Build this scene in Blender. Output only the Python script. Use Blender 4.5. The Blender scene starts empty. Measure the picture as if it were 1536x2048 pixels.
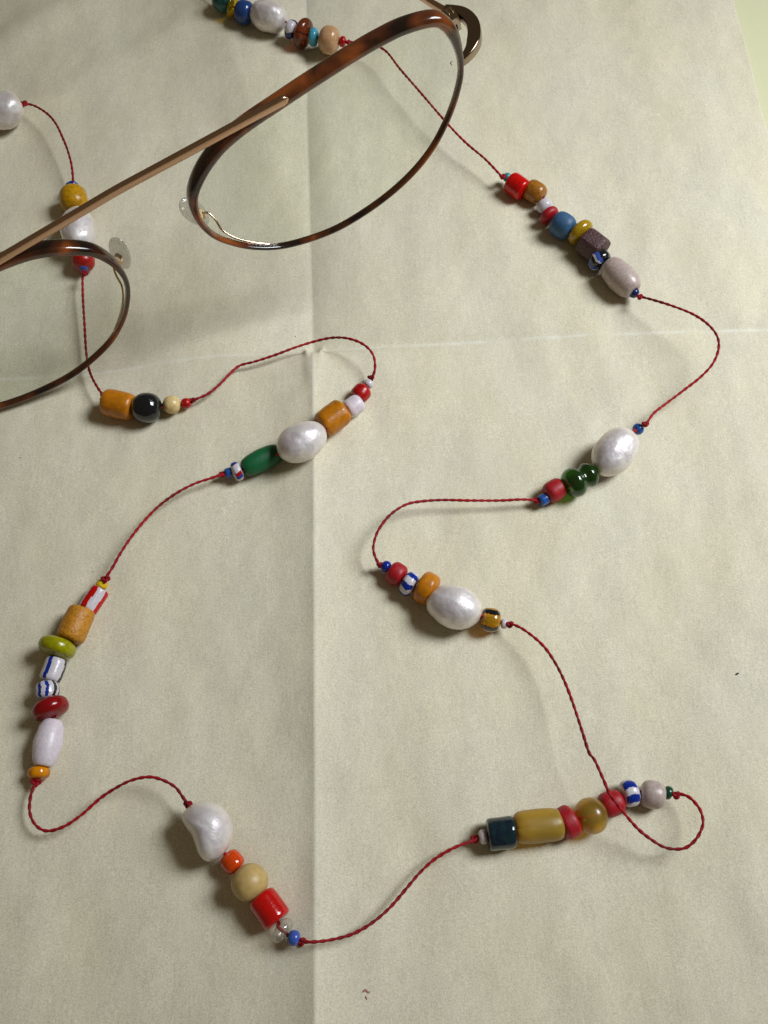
import bpy, math, random
import numpy as np
from mathutils import Vector, Matrix, noise as mnoise

S = bpy.context.scene
S.unit_settings.scale_length = 0.01          # one unit is one centimetre
# ---------------------------------------------------------------- camera
TILT = math.radians(25); DIST = 19.05; FPX = 2000.0; PW, PH = 1536, 2048
cd = bpy.data.cameras.new('camera'); cam = bpy.data.objects.new('camera', cd)
S.collection.objects.link(cam); S.camera = cam
CAM = Vector((0, -DIST * math.sin(TILT), DIST * math.cos(TILT)))
cam.location = CAM; cam.rotation_euler = (TILT, 0, 0)
cd.sensor_fit = 'VERTICAL'; cd.sensor_height = 36; cd.lens = FPX / PH * 36
cd.clip_start = 0.5; cd.clip_end = 2000
S.render.resolution_x = 768; S.render.resolution_y = 1024
# ---------------------------------------------------------------- light
w = bpy.data.worlds.new('World'); S.world = w; w.use_nodes = True
bg = w.node_tree.nodes['Background']
bg.inputs['Color'].default_value = (1.0, 0.80, 0.50, 1); bg.inputs['Strength'].default_value = 0.10
ld = bpy.data.lights.new('window_light', 'AREA'); ld.shape = 'RECTANGLE'; ld.size = 25; ld.size_y = 30
ld.energy = 4600; ld.spread = math.radians(47); ld.color = (0.93, 0.975, 1.0)
lo = bpy.data.objects.new('window_light', ld); S.collection.objects.link(lo)
lo.location = (43, 14, 46)
lo.rotation_euler = (Vector((8, 4, 0)) - Vector(lo.location)).to_track_quat('-Z', 'Y').to_euler()
S.view_settings.view_transform = 'Standard'; S.view_settings.look = 'None'
S.view_settings.gamma = 1; S.view_settings.exposure = 0.0
S.cycles.caustics_reflective = False; S.cycles.caustics_refractive = False
S.cycles.transparent_max_bounces = 16; S.cycles.max_bounces = 12

# ---------------------------------------------------------------- helpers
def at(px, py, z=0.0):
    """point of the place at height z seen along the ray of a photo pixel"""
    d = Vector(((px - PW / 2) / FPX, (PH / 2 - py) / FPX, -1.0))
    d = Matrix.Rotation(TILT, 3, 'X') @ d
    return CAM + d * ((z - CAM.z) / d.z)

def mesh(name, verts, faces, mats, parent=None, smooth=True, mi=None, loc=None):
    me = bpy.data.meshes.new(name)
    o = None
    if loc is None: loc = Vector((0, 0, 0))
    me.from_pydata([tuple(Vector(v) - loc) for v in verts], [], faces)
    for m in (mats if isinstance(mats, (list, tuple)) else [mats]): me.materials.append(m)
    if smooth: me.polygons.foreach_set('use_smooth', [True] * len(me.polygons))
    if mi is not None: me.polygons.foreach_set('material_index', mi)
    me.update()
    o = bpy.data.objects.new(name, me); S.collection.objects.link(o)
    o.location = loc
    if parent is not None:
        o.parent = parent
        o.location = loc - wloc(parent)
    return o

def wloc(o):
    l = Vector(o.location)
    while o.parent is not None:
        o = o.parent; l += Vector(o.location)
    return l

def empty(name, loc):
    o = bpy.data.objects.new(name, None); o.empty_display_size = 0.5
    S.collection.objects.link(o); o.location = loc
    return o

def catmull(pts, step, closed=False):
    P = [Vector(p) for p in pts]; n = len(P); out = []
    rng = range(n if closed else n - 1)
    for i in rng:
        if closed: p0, p1, p2, p3 = P[i - 1], P[i], P[(i + 1) % n], P[(i + 2) % n]
        else:
            p1, p2 = P[i], P[i + 1]
            p0 = P[i - 1] if i else p1 * 2 - p2
            p3 = P[i + 2] if i + 2 < n else p2 * 2 - p1
        L = (p2 - p1).length
        if L < 1e-6: continue
        k = max(1, int(L / step))
        for j in range(k):
            t = j / k
            out.append(0.5 * ((2 * p1) + (p2 - p0) * t + (2 * p0 - 5 * p1 + 4 * p2 - p3) * t * t + (3 * p1 - p0 - 3 * p2 + p3) * t ** 3))
    if not closed: out.append(P[-1].copy())
    return out

def sweep(path, sect, up=None, closed=False, caps=True):
    """sect(i, s, n) gives a list of 2D offsets (along side, along up)"""
    n = len(path); verts = []; faces = []; s = 0; m = None; ref = up
    for i, p in enumerate(path):
        if closed: t = path[(i + 1) % n] - path[i - 1]
        else: t = path[min(i + 1, n - 1)] - path[max(i - 1, 0)]
        t.normalize()
        if i: s += (p - path[i - 1]).length
        r = ref if ref is not None else Vector((0, 0, 1))
        side = t.cross(r)
        if side.length < 1e-5: side = t.orthogonal()
        side.normalize(); uu = side.cross(t).normalized()
        sc = sect(i, s, n); m = len(sc)
        for a, b in sc: verts.append(p + side * a + uu * b)
    for i in range(n if closed else n - 1):
        j = (i + 1) % n
        for k in range(m):
            l = (k + 1) % m
            faces.append((i * m + k, i * m + l, j * m + l, j * m + k))
    if not closed and caps:
        faces.append(tuple(range(m - 1, -1, -1))); faces.append(tuple((n - 1) * m + k for k in range(m)))
    return verts, faces

def oval(a, b, m=16, e=2.0):
    out = []
    for k in range(m):
        t = 2 * math.pi * k / m; c, s = math.cos(t), math.sin(t)
        out.append((a * math.copysign(abs(c) ** (2 / e), c), b * math.copysign(abs(s) ** (2 / e), s)))
    return out

def lerp_list(xs, ys, x): return float(np.interp(x, xs, ys))

# ---------------------------------------------------------------- materials
def newmat(name):
    m = bpy.data.materials.new(name); m.use_nodes = True
    return m, m.node_tree, m.node_tree.nodes['Principled BSDF']

def nd(nt, typ, **kw):
    n = nt.nodes.new(typ)
    for k, v in kw.items():
        if hasattr(n, k): setattr(n, k, v)
    return n

MATS = {}
def glaze(key, col, rough=0.22, grain=0.12, gscale=18, sss=0.15, spec=0.5, bump=0.006, coat=0.0, col2=None, metal=0):
    """opaque bead glass or clay with a mottled body"""
    if key in MATS: return MATS[key]
    m, nt, b = newmat(key)
    tc = nd(nt, 'ShaderNodeTexCoord'); nz = nd(nt, 'ShaderNodeTexNoise')
    nz.inputs['Scale'].default_value = gscale; nz.inputs['Detail'].default_value = 4
    nt.links.new(tc.outputs['Object'], nz.inputs['Vector'])
    mx = nd(nt, 'ShaderNodeMix', data_type='RGBA')
    c = Vector(col)
    if max(c) - min(c) > 0.12:                       # strong colours: a little deeper
        lum = sum(c) / 3; c = Vector([max(0.002, (lum + (q - lum) * 1.08) * 0.86) for q in c])
    d = Vector(col2) if col2 else c * (1 - 2.2 * grain)
    mx.inputs[6].default_value = (*(c * (1 + grain)), 1); mx.inputs[7].default_value = (*d, 1)
    rp = nd(nt, 'ShaderNodeMapRange'); rp.inputs[1].default_value = 0.35; rp.inputs[2].default_value = 0.68
    nt.links.new(nz.outputs['Fac'], rp.inputs[0]); nt.links.new(rp.outputs[0], mx.inputs[0])
    nt.links.new(mx.outputs[2], b.inputs['Base Color'])
    b.inputs['Roughness'].default_value = rough; b.inputs['Specular IOR Level'].default_value = spec
    b.inputs['Coat Weight'].default_value = coat; b.inputs['Coat Roughness'].default_value = 0.08
    b.inputs['Metallic'].default_value = metal
    if sss:
        b.inputs['Subsurface Weight'].default_value = sss; b.inputs['Subsurface Radius'].default_value = (0.12, 0.08, 0.06)
        b.inputs['Subsurface Scale'].default_value = 0.6
    bp = nd(nt, 'ShaderNodeBump'); bp.inputs['Strength'].default_value = 0.5; bp.inputs['Distance'].default_value = bump
    nt.links.new(nz.outputs['Fac'], bp.inputs['Height']); nt.links.new(bp.outputs[0], b.inputs['Normal'])
    MATS[key] = m; return m

def glass(key, col, rough=0.03, trans=1.0, ior=1.45):
    if key in MATS: return MATS[key]
    m, nt, b = newmat(key)
    b.inputs['Base Color'].default_value = (*col, 1); b.inputs['Roughness'].default_value = rough
    b.inputs['Transmission Weight'].default_value = trans; b.inputs['IOR'].default_value = ior
    MATS[key] = m; return m

def clear_plastic(key, tint, refl=1.0, body=0.0, bcol=(0.8, 0.8, 0.78), rough=0.03):
    """thin clear sheet: see-through with a Fresnel mirror and a little body"""
    if key in MATS: return MATS[key]
    m = bpy.data.materials.new(key); m.use_nodes = True; nt = m.node_tree
    nt.nodes.remove(nt.nodes['Principled BSDF']); out = nt.nodes['Material Output']
    tr = nd(nt, 'ShaderNodeBsdfTransparent'); tr.inputs[0].default_value = (*tint, 1)
    df = nd(nt, 'ShaderNodeBsdfPrincipled'); df.inputs['Base Color'].default_value = (*bcol, 1); df.inputs['Roughness'].default_value = max(0.2, rough * 1.3)
    m0 = nd(nt, 'ShaderNodeMixShader'); m0.inputs[0].default_value = body
    nt.links.new(tr.outputs[0], m0.inputs[1]); nt.links.new(df.outputs[0], m0.inputs[2])
    gl = nd(nt, 'ShaderNodeBsdfGlossy'); gl.inputs['Roughness'].default_value = rough
    lw = nd(nt, 'ShaderNodeLayerWeight'); lw.inputs[0].default_value = 0.5
    pw = nd(nt, 'ShaderNodeMath', operation='POWER'); pw.inputs[1].default_value = 4.0
    nt.links.new(lw.outputs['Facing'], pw.inputs[0])
    mu = nd(nt, 'ShaderNodeMath', operation='MULTIPLY_ADD'); mu.inputs[1].default_value = 0.7 * refl; mu.inputs[2].default_value = 0.045 * refl
    nt.links.new(pw.outputs[0], mu.inputs[0])
    m1 = nd(nt, 'ShaderNodeMixShader'); nt.links.new(mu.outputs[0], m1.inputs[0])
    nt.links.new(m0.outputs[0], m1.inputs[1]); nt.links.new(gl.outputs[0], m1.inputs[2])
    nt.links.new(m1.outputs[0], out.inputs[0]); MATS[key] = m; return m

def pearl_mat():
    m, nt, b = newmat('pearl')
    tc = nd(nt, 'ShaderNodeTexCoord'); nz = nd(nt, 'ShaderNodeTexNoise'); nz.inputs['Scale'].default_value = 3.0
    nz.inputs['Detail'].default_value = 3; nz.inputs['Distortion'].default_value = 0.8
    nt.links.new(tc.outputs['Object'], nz.inputs['Vector'])
    cr = nd(nt, 'ShaderNodeValToRGB'); e = cr.color_ramp.elements
    e[0].position = 0.3; e[0].color = (0.56, 0.50, 0.54, 1); e[1].position = 0.7; e[1].color = (0.84, 0.80, 0.78, 1)
    x = cr.color_ramp.elements.new(0.5); x.color = (0.70, 0.66, 0.69, 1)
    nt.links.new(nz.outputs['Fac'], cr.inputs[0])
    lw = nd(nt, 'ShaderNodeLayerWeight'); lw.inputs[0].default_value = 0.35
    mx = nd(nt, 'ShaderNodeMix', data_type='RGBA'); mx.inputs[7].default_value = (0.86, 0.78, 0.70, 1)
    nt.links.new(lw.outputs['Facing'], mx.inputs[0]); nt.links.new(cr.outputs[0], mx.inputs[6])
    nt.links.new(mx.outputs[2], b.inputs['Base Color'])
    b.inputs['Metallic'].default_value = 0.30; b.inputs['Roughness'].default_value = 0.44
    b.inputs['Coat Weight'].default_value = 0.5; b.inputs['Coat Roughness'].default_value = 0.16
    b.inputs['Subsurface Weight'].default_value = 0.1; b.inputs['Subsurface Scale'].default_value = 0.1
    n2 = nd(nt, 'ShaderNodeTexNoise'); n2.inputs['Scale'].default_value = 6.5; n2.inputs['Detail'].default_value = 4
    nt.links.new(tc.outputs['Object'], n2.inputs['Vector'])
    bp = nd(nt, 'ShaderNodeBump'); bp.inputs['Strength'].default_value = 0.6; bp.inputs['Distance'].default_value = 0.028
    nt.links.new(n2.outputs['Fac'], bp.inputs['Height']); nt.links.new(bp.outputs[0], b.inputs['Normal'])
    return m

def metal_mat(key, col, rough):
    m, nt, b = newmat(key)
    b.inputs['Base Color'].default_value = (*col, 1); b.inputs['Metallic'].default_value = 1; b.inputs['Roughness'].default_value = rough
    tc = nd(nt, 'ShaderNodeTexCoord'); nz = nd(nt, 'ShaderNodeTexNoise'); nz.inputs['Scale'].default_value = 60
    nt.links.new(tc.outputs['Object'], nz.inputs['Vector'])
    mr = nd(nt, 'ShaderNodeMapRange'); mr.inputs[3].default_value = rough * 0.7; mr.inputs[4].default_value = rough * 1.4
    nt.links.new(nz.outputs['Fac'], mr.inputs[0]); nt.links.new(mr.outputs[0], b.inputs['Roughness'])
    MATS[key] = m; return m

def tortoise_mat():
    m, nt, b = newmat('tortoiseshell')
    tc = nd(nt, 'ShaderNodeTexCoord'); nz = nd(nt, 'ShaderNodeTexNoise'); nz.inputs['Scale'].default_value = 1.15
    nz.inputs['Detail'].default_value = 2.5; nz.inputs['Distortion'].default_value = 0.6
    nt.links.new(tc.outputs['Object'], nz.inputs['Vector'])
    cr = nd(nt, 'ShaderNodeValToRGB'); e = cr.color_ramp.elements
    e[0].position = 0.36; e[0].color = (0.010, 0.004, 0.003, 1); e[1].position = 0.64; e[1].color = (0.30, 0.075, 0.014, 1)
    x = cr.color_ramp.elements.new(0.5); x.color = (0.10, 0.024, 0.007, 1)
    nt.links.new(nz.outputs['Fac'], cr.inputs[0]); nt.links.new(cr.outputs[0], b.inputs['Base Color'])
    b.inputs['Roughness'].default_value = 0.14; b.inputs['Coat Weight'].default_value = 0.6; b.inputs['Coat Roughness'].default_value = 0.05
    MATS['tortoise'] = m; return m

def cord_mat():
    m, nt, b = newmat('red_cord')
    tc = nd(nt, 'ShaderNodeTexCoord'); nz = nd(nt, 'ShaderNodeTexNoise'); nz.inputs['Scale'].default_value = 1.2
    nz.inputs['Detail'].default_value = 5
    nt.links.new(tc.outputs['Object'], nz.inputs['Vector'])
    cr = nd(nt, 'ShaderNodeValToRGB'); e = cr.color_ramp.elements
    e[0].position = 0.35; e[0].color = (0.17, 0.004, 0.009, 1); e[1].position = 0.6; e[1].color = (0.36, 0.004, 0.011, 1)
    nt.links.new(nz.outputs['Fac'], cr.inputs[0]); nt.links.new(cr.outputs[0], b.inputs['Base Color'])
    b.inputs['Roughness'].default_value = 0.65; b.inputs['Specular IOR Level'].default_value = 0.25; b.inputs['Sheen Weight'].default_value = 0.0
    MATS['cord'] = m; return m

def paper_mat():
    m, nt, b = newmat('cream_paper')
    tc = nd(nt, 'ShaderNodeTexCoord')
    def nz(scale, det, rough=0.5, sx=1, sy=1):
        mp = nd(nt, 'ShaderNodeMapping'); mp.inputs['Scale'].default_value = (sx, sy, 1)
        n = nd(nt, 'ShaderNodeTexNoise'); n.inputs['Scale'].default_value = scale; n.inputs['Detail'].default_value = det
        n.inputs['Roughness'].default_value = rough
        nt.links.new(tc.outputs['Object'], mp.inputs[0]); nt.links.new(mp.outputs[0], n.inputs['Vector']); return n
    cloud = nz(0.55, 6, 0.62, 1, 0.6); fine = nz(40, 3, 0.7); fib = nz(9, 4, 0.6, 1.6, 0.5); mott = nz(2.1, 5, 0.6, 1.5, 0.7)
    mx = nd(nt, 'ShaderNodeMix', data_type='RGBA')
    mx.inputs[6].default_value = (0.692, 0.650, 0.520, 1); mx.inputs[7].default_value = (0.702, 0.652, 0.486, 1)
    mr = nd(nt, 'ShaderNodeMapRange'); mr.inputs[1].default_value = 0.36; mr.inputs[2].default_value = 0.66
    nt.links.new(cloud.outputs['Fac'], mr.inputs[0]); nt.links.new(mr.outputs[0], mx.inputs[0])
    def mul(src, fac, lo, hi):
        r = nd(nt, 'ShaderNodeMapRange'); r.inputs[1].default_value = 0.25; r.inputs[2].default_value = 0.75
        r.inputs[3].default_value = lo; r.inputs[4].default_value = hi; nt.links.new(fac, r.inputs[0])
        v = nd(nt, 'ShaderNodeVectorMath', operation='SCALE'); nt.links.new(src, v.inputs[0]); nt.links.new(r.outputs[0], v.inputs['Scale'])
        return v.outputs[0]
    c = mul(mx.outputs[2], fine.outputs['Fac'], 0.72, 1.24)
    c = mul(c, fib.outputs['Fac'], 0.94, 1.05)
    c = mul(c, mott.outputs['Fac'], 0.945, 1.05)
    fa = nd(nt, 'ShaderNodeAttribute'); fa.attribute_name = 'fold_wear_light'
    wm = nd(nt, 'ShaderNodeMix', data_type='RGBA'); wm.inputs[7].default_value = (0.80, 0.79, 0.72, 1)
    nt.links.new(fa.outputs['Fac'], wm.inputs[0]); nt.links.new(c, wm.inputs[6])
    nt.links.new(wm.outputs[2], b.inputs['Base Color'])
    b.inputs['Roughness'].default_value = 0.62; b.inputs['Specular IOR Level'].default_value = 0.25
    add = nd(nt, 'ShaderNodeMath', operation='ADD'); sc = nd(nt, 'ShaderNodeMath', operation='MULTIPLY'); sc.inputs[1].default_value = 0.5
    nt.links.new(fine.outputs['Fac'], sc.inputs[0]); nt.links.new(sc.outputs[0], add.inputs[0]); nt.links.new(fib.outputs['Fac'], add.inputs[1])
    bp = nd(nt, 'ShaderNodeBump'); bp.inputs['Strength'].default_value = 0.6; bp.inputs['Distance'].default_value = 0.006
    nt.links.new(add.outputs[0], bp.inputs['Height']); nt.links.new(bp.outputs[0], b.inputs['Normal'])
    return m

M_PEARL = pearl_mat(); M_TORT = tortoise_mat(); M_CORD = cord_mat()
M_GOLD = metal_mat('champagne_gold', (0.58, 0.37, 0.25), 0.24)
M_END = metal_mat('dark_rose_gold', (0.30, 0.22, 0.18), 0.10)
M_HINGE = metal_mat('hinge_metal', (0.42, 0.33, 0.26), 0.16)
M_BRIGHT = metal_mat('polished_pink_gold', (0.85, 0.66, 0.52), 0.12)
M_LENS = clear_plastic('lens_glass', (0.975, 0.985, 0.97), 0.12)
M_PAD = clear_plastic('nose_pad_silicone', (0.87, 0.86, 0.84), 1.8, 0.16)

# ---------------------------------------------------------------- paper
Z0 = 0.20
vcrease_top = [(610, -150), (613, 200), (620, 500), (626, 700)]
vcrease_bot = [(628, 720), (630, 1000), (632, 1500), (633, 2250)]
vt = [at(*p, Z0) for p in vcrease_top]; vb = [at(*p, Z0) for p in vcrease_bot]
vv = sorted([(p.y, p.x) for p in vt + vb])
VY = np.array([q[0] for q in vv]); VX = np.array([q[1] for q in vv])
hh = [at(*p, Z0) for p in [(-100, 762), (200, 737), (430, 714), (600, 703), (640, 698), (1100, 672), (1640, 646)]]
HX = np.array([p.x for p in hh]); HY = np.array([p.y for p in hh])
cross_pt = at(628, 704, Z0)
rs = np.random.RandomState(7)
WAVES = []
for i in range(46):
    wl = 0.9 + 5.5 * rs.rand() ** 1.3
    th = rs.normal(0, 0.55) + (0 if rs.rand() < 0.75 else 1.2)
    WAVES.append((2 * math.pi / wl * math.cos(th), 2 * math.pi / wl * math.sin(th), rs.rand() * 6.28, 0.00125 * wl * (0.5 + rs.rand())))
for i in range(34):
    wl = 0.45 + 1.3 * rs.rand(); th = rs.normal(0, 0.38)
    WAVES.append((2 * math.pi / wl * math.cos(th), 2 * math.pi / wl * math.sin(th), rs.rand() * 6.28, 0.00095 * wl * (0.5 + rs.rand())))
b2a = at(0, 65, Z0); b2b = at(104, 5, Z0); b1a = at(200, 110, Z0); b1b = at(378, 13, Z0)
def soft(x): return 1 / (1 + np.exp(-x))
def paper_z(x, y):
    x = np.asarray(x, float); y = np.asarray(y, float)
    z = np.full(np.broadcast(x, y).shape, Z0)
    for kx, ky, ph, am in WAVES: z = z + am * np.sin(kx * x + ky * y + ph)
    d = x - np.interp(y, VY, VX); h = y - np.interp(x, HX, HY)
    dn = soft(-(h + 0.05) / 0.07)                      # 1 below the crossing fold
    ad = np.sqrt(d * d + 0.003 ** 2)
    ridge = np.where(d < 0, 0.27 * np.exp(-ad / 1.05) + 0.03 * np.exp(-ad / 0.3), 0.27 * np.exp(-ad / 1.15) + 0.03 * np.exp(-ad / 0.16))
    valley = np.where(d < 0, -0.15 * np.exp(-ad / 0.65), -0.15 * np.exp(-ad / 0.50))
    z = z + dn * ridge + (1 - dn) * valley
    for (ax, ay, bx_, by_, am) in ((b1a.x, b1a.y, b1b.x, b1b.y, 0.085), (b2a.x, b2a.y, b2b.x, b2b.y, 0.11)):  # swells added at upper left to imitate two broad shadow bands
        L_ = math.hypot(bx_ - ax, by_ - ay); dd = ((x - ax) * (by_ - ay) - (y - ay) * (bx_ - ax)) / L_
        z = z + am * np.exp(-((dd - 0.45) / 0.5) ** 2) * soft((y - 6.2) / 0.5) * soft((-x - 1.8) / 0.5)
    ah = np.sqrt(h * h + 0.003 ** 2)
    z = z - 0.15 * np.exp(-ah / 0.36) * (0.6 + 0.4 * np.sin(x * 0.9 + 1)) + 0.010 * np.exp(-(h / 0.035) ** 2)
    # crumpled corner where the folds cross: two pinches with short ribs
    for sx, amp in ((-0.15, 0.11), (0.17, 0.10)):
        xx = d - sx - 0.10 * np.sign(sx) * h; 
        z = z + amp * np.exp(-(xx / 0.045) ** 2) * np.exp(-((h + 0.05) / 0.14) ** 2)
        z = z + 0.020 * np.exp(-(xx / 0.09) ** 2) * np.exp(-((h + 0.55) / 0.5) ** 2)
    z = z - 0.03 * np.exp(-(d / 0.10) ** 2) * np.exp(-((h + 0.02) / 0.12) ** 2)
    return z
def pz(p): return float(paper_z(p.x, p.y))

e0 = at(1475, 0, Z0); e1 = at(1536, 235, Z0); em = at(1500, 120, Z0)
YB, YT = -13.0, 22.0
ny, nx = 760, 620
ys = np.linspace(YB, YT, ny)
def edge_x(y): return e1.x + (y - e1.y) * (e0.x - e1.x) / (e0.y - e1.y) + 0.02 * np.sin(y * 1.7)
kx, ky = 330, 390                                     # grid lines run along both folds
ux = np.linspace(-12.5, e1.x, nx)
hy = np.interp(ux, HX, HY)
lo_t = np.linspace(0, 1, ky + 1); hi_t = np.linspace(0, 1, ny - ky)
Y = np.concatenate([YB + (hy[None, :] - YB) * lo_t[:, None], (hy[None, :] + (YT - hy[None, :]) * hi_t[:, None])[1:]], 0)
vx = np.interp(Y.mean(1), VY, VX); ed = edge_x(Y.mean(1))
lt = np.linspace(0, 1, kx + 1); rt = np.linspace(0, 1, nx - kx)
X = np.concatenate([-12.5 + (vx[:, None] + 12.5) * lt[None, :], (vx[:, None] + (ed - vx)[:, None] * rt[None, :])[:, 1:]], 1)
Y0 = Y.copy()
for r_ in range(ny): Y[r_] = np.interp(X[r_], ux, Y0[r_])
X = np.where(np.arange(nx)[None, :] <= kx, -12.5 + (np.interp(Y, VY, VX) + 12.5) * np.concatenate([lt, lt[-1:].repeat(nx - kx - 1)])[None, :], np.interp(Y, VY, VX) + (edge_x(Y) - np.interp(Y, VY, VX)) * np.concatenate([np.zeros(kx), rt])[None, :])
Z = paper_z(X, Y)
Z = Z - (Z0 - 0.015) * np.clip(1 - (edge_x(Y) - X) / 2.2, 0, 1) ** 2 * 0.8
ny, nx = X.shape
co = np.stack([X, Y, Z], -1).reshape(-1, 3)
idx = np.arange(ny * nx).reshape(ny, nx)
q = np.stack([idx[:-1, :-1], idx[:-1, 1:], idx[1:, 1:], idx[1:, :-1]], -1).reshape(-1, 4)
me = bpy.data.meshes.new('paper_sheet')
me.vertices.add(len(co)); me.vertices.foreach_set('co', co.ravel())
me.loops.add(q.size); me.loops.foreach_set('vertex_index', q.ravel())
me.polygons.add(len(q)); me.polygons.foreach_set('loop_start', np.arange(0, q.size, 4)); 
me.polygons.foreach_set('use_smooth', np.ones(len(q), bool))
me.update(calc_edges=True); me.validate()
dV = np.abs(X - np.interp(Y, VY, VX)); dH = np.abs(Y - np.interp(X, HX, HY))
wear_light = np.clip(0.8 * np.exp(-(dH / 0.030) ** 2) + 0.5 * np.exp(-(dV / 0.022) ** 2), 0, 1) * (0.55 + 0.45 * np.sin(X * 3.1 + np.sin(X * 9)) * np.cos(Y * 2.3))  # pale fold wear, also painting in light the creases barely catch
at_ = me.attributes.new('fold_wear_light', 'FLOAT', 'POINT'); at_.data.foreach_set('value', wear_light.ravel().astype(np.float32))
me.materials.append(paper_mat())
paper = bpy.data.objects.new('paper_sheet', me); S.collection.objects.link(paper)
sd = paper.modifiers.new('thickness', 'SOLIDIFY'); sd.thickness = 0.012; sd.offset = -1
paper['label'] = 'large sheet of cream paper with crossing fold creases under the necklace and eyeglasses'
paper['category'] = 'paper'

# table under the paper
mt, nt, b = newmat('pale_green_table')
tc = nd(nt, 'ShaderNodeTexCoord'); nz_ = nd(nt, 'ShaderNodeTexNoise'); nz_.inputs['Scale'].default_value = 30; nz_.inputs['Detail'].default_value = 4
nt.links.new(tc.outputs['Object'], nz_.inputs['Vector'])
mx = nd(nt, 'ShaderNodeMix', data_type='RGBA'); mx.inputs[6].default_value = (0.66, 0.66, 0.40, 1); mx.inputs[7].default_value = (0.76, 0.75, 0.52, 1)
nt.links.new(nz_.outputs['Fac'], mx.inputs[0]); nt.links.new(mx.outputs[2], b.inputs['Base Color']); b.inputs['Roughness'].default_value = 0.6
mesh('table_top', [(-45, -35, -0.14), (40, -35, -0.14), (40, 45, -0.14), (-45, 45, -0.14), (-45, -35, -2.5), (40, -35, -2.5), (40, 45, -2.5), (-45, 45, -2.5)],
     [(0, 1, 2, 3), (0, 4, 5, 1), (1, 5, 6, 2), (2, 6, 7, 3), (3, 7, 4, 0), (7, 6, 5, 4)], mt, smooth=False)['kind'] = 'structure'

# small marks and fibres lying on the sheet
M_SPECK = glaze('dark_speck', (0.02, 0.02, 0.025), 0.7, 0.1, sss=0)
M_STAIN = glaze('faded_red_mark', (0.42, 0.22, 0.15), 0.7, 0.1, sss=0)
def speck(pts, r, mat, label):
    P = [at(x, y, Z0) for x, y in pts]
    P = [Vector((p.x, p.y, pz(p) + 0.004)) for p in P]
    path = catmull(P, 0.02)
    v, f = sweep(path, lambda i, s, n: oval(r * (0.5 + 0.5 * math.sin(math.pi * min(max(i / max(n - 1, 1), .05), .95))), r * 0.35, 6))
    o = mesh('paper_mark', v, f, mat, paper); o['label'] = label
speck([(904, 133), (901, 128), (905, 124)], 0.010, M_SPECK, 'tiny dark fibre seen through the right lens')
speck([(1471, 1350), (1477, 1346)], 0.016, M_SPECK, 'tiny black mark near the right edge of the photo')
speck([(186, 1145), (187, 1143)], 0.010, M_SPECK, 'tiny dark speck beside the left cord')
speck([(40, 915), (41, 917)], 0.012, M_SPECK, 'tiny dark speck near the left border')
speck([(589, 664), (591, 666)], 0.010, M_SPECK, 'tiny dark speck above the crossing fold')
speck([(726, 1984), (731, 1980), (737, 1985), (741, 1983)], 0.018, M_STAIN, 'small faded red mark near the bottom')
speck([(731, 1992), (734, 1999)], 0.014, M_STAIN, 'small faded red dab near the bottom')

# ---------------------------------------------------------------- necklace
neck = empty('beaded_necklace', at(700, 1150, Z0))
neck['label'] = 'red cord necklace strung with pearls and clusters of colourful glass beads across the paper'
neck['category'] = 'necklace'

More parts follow.
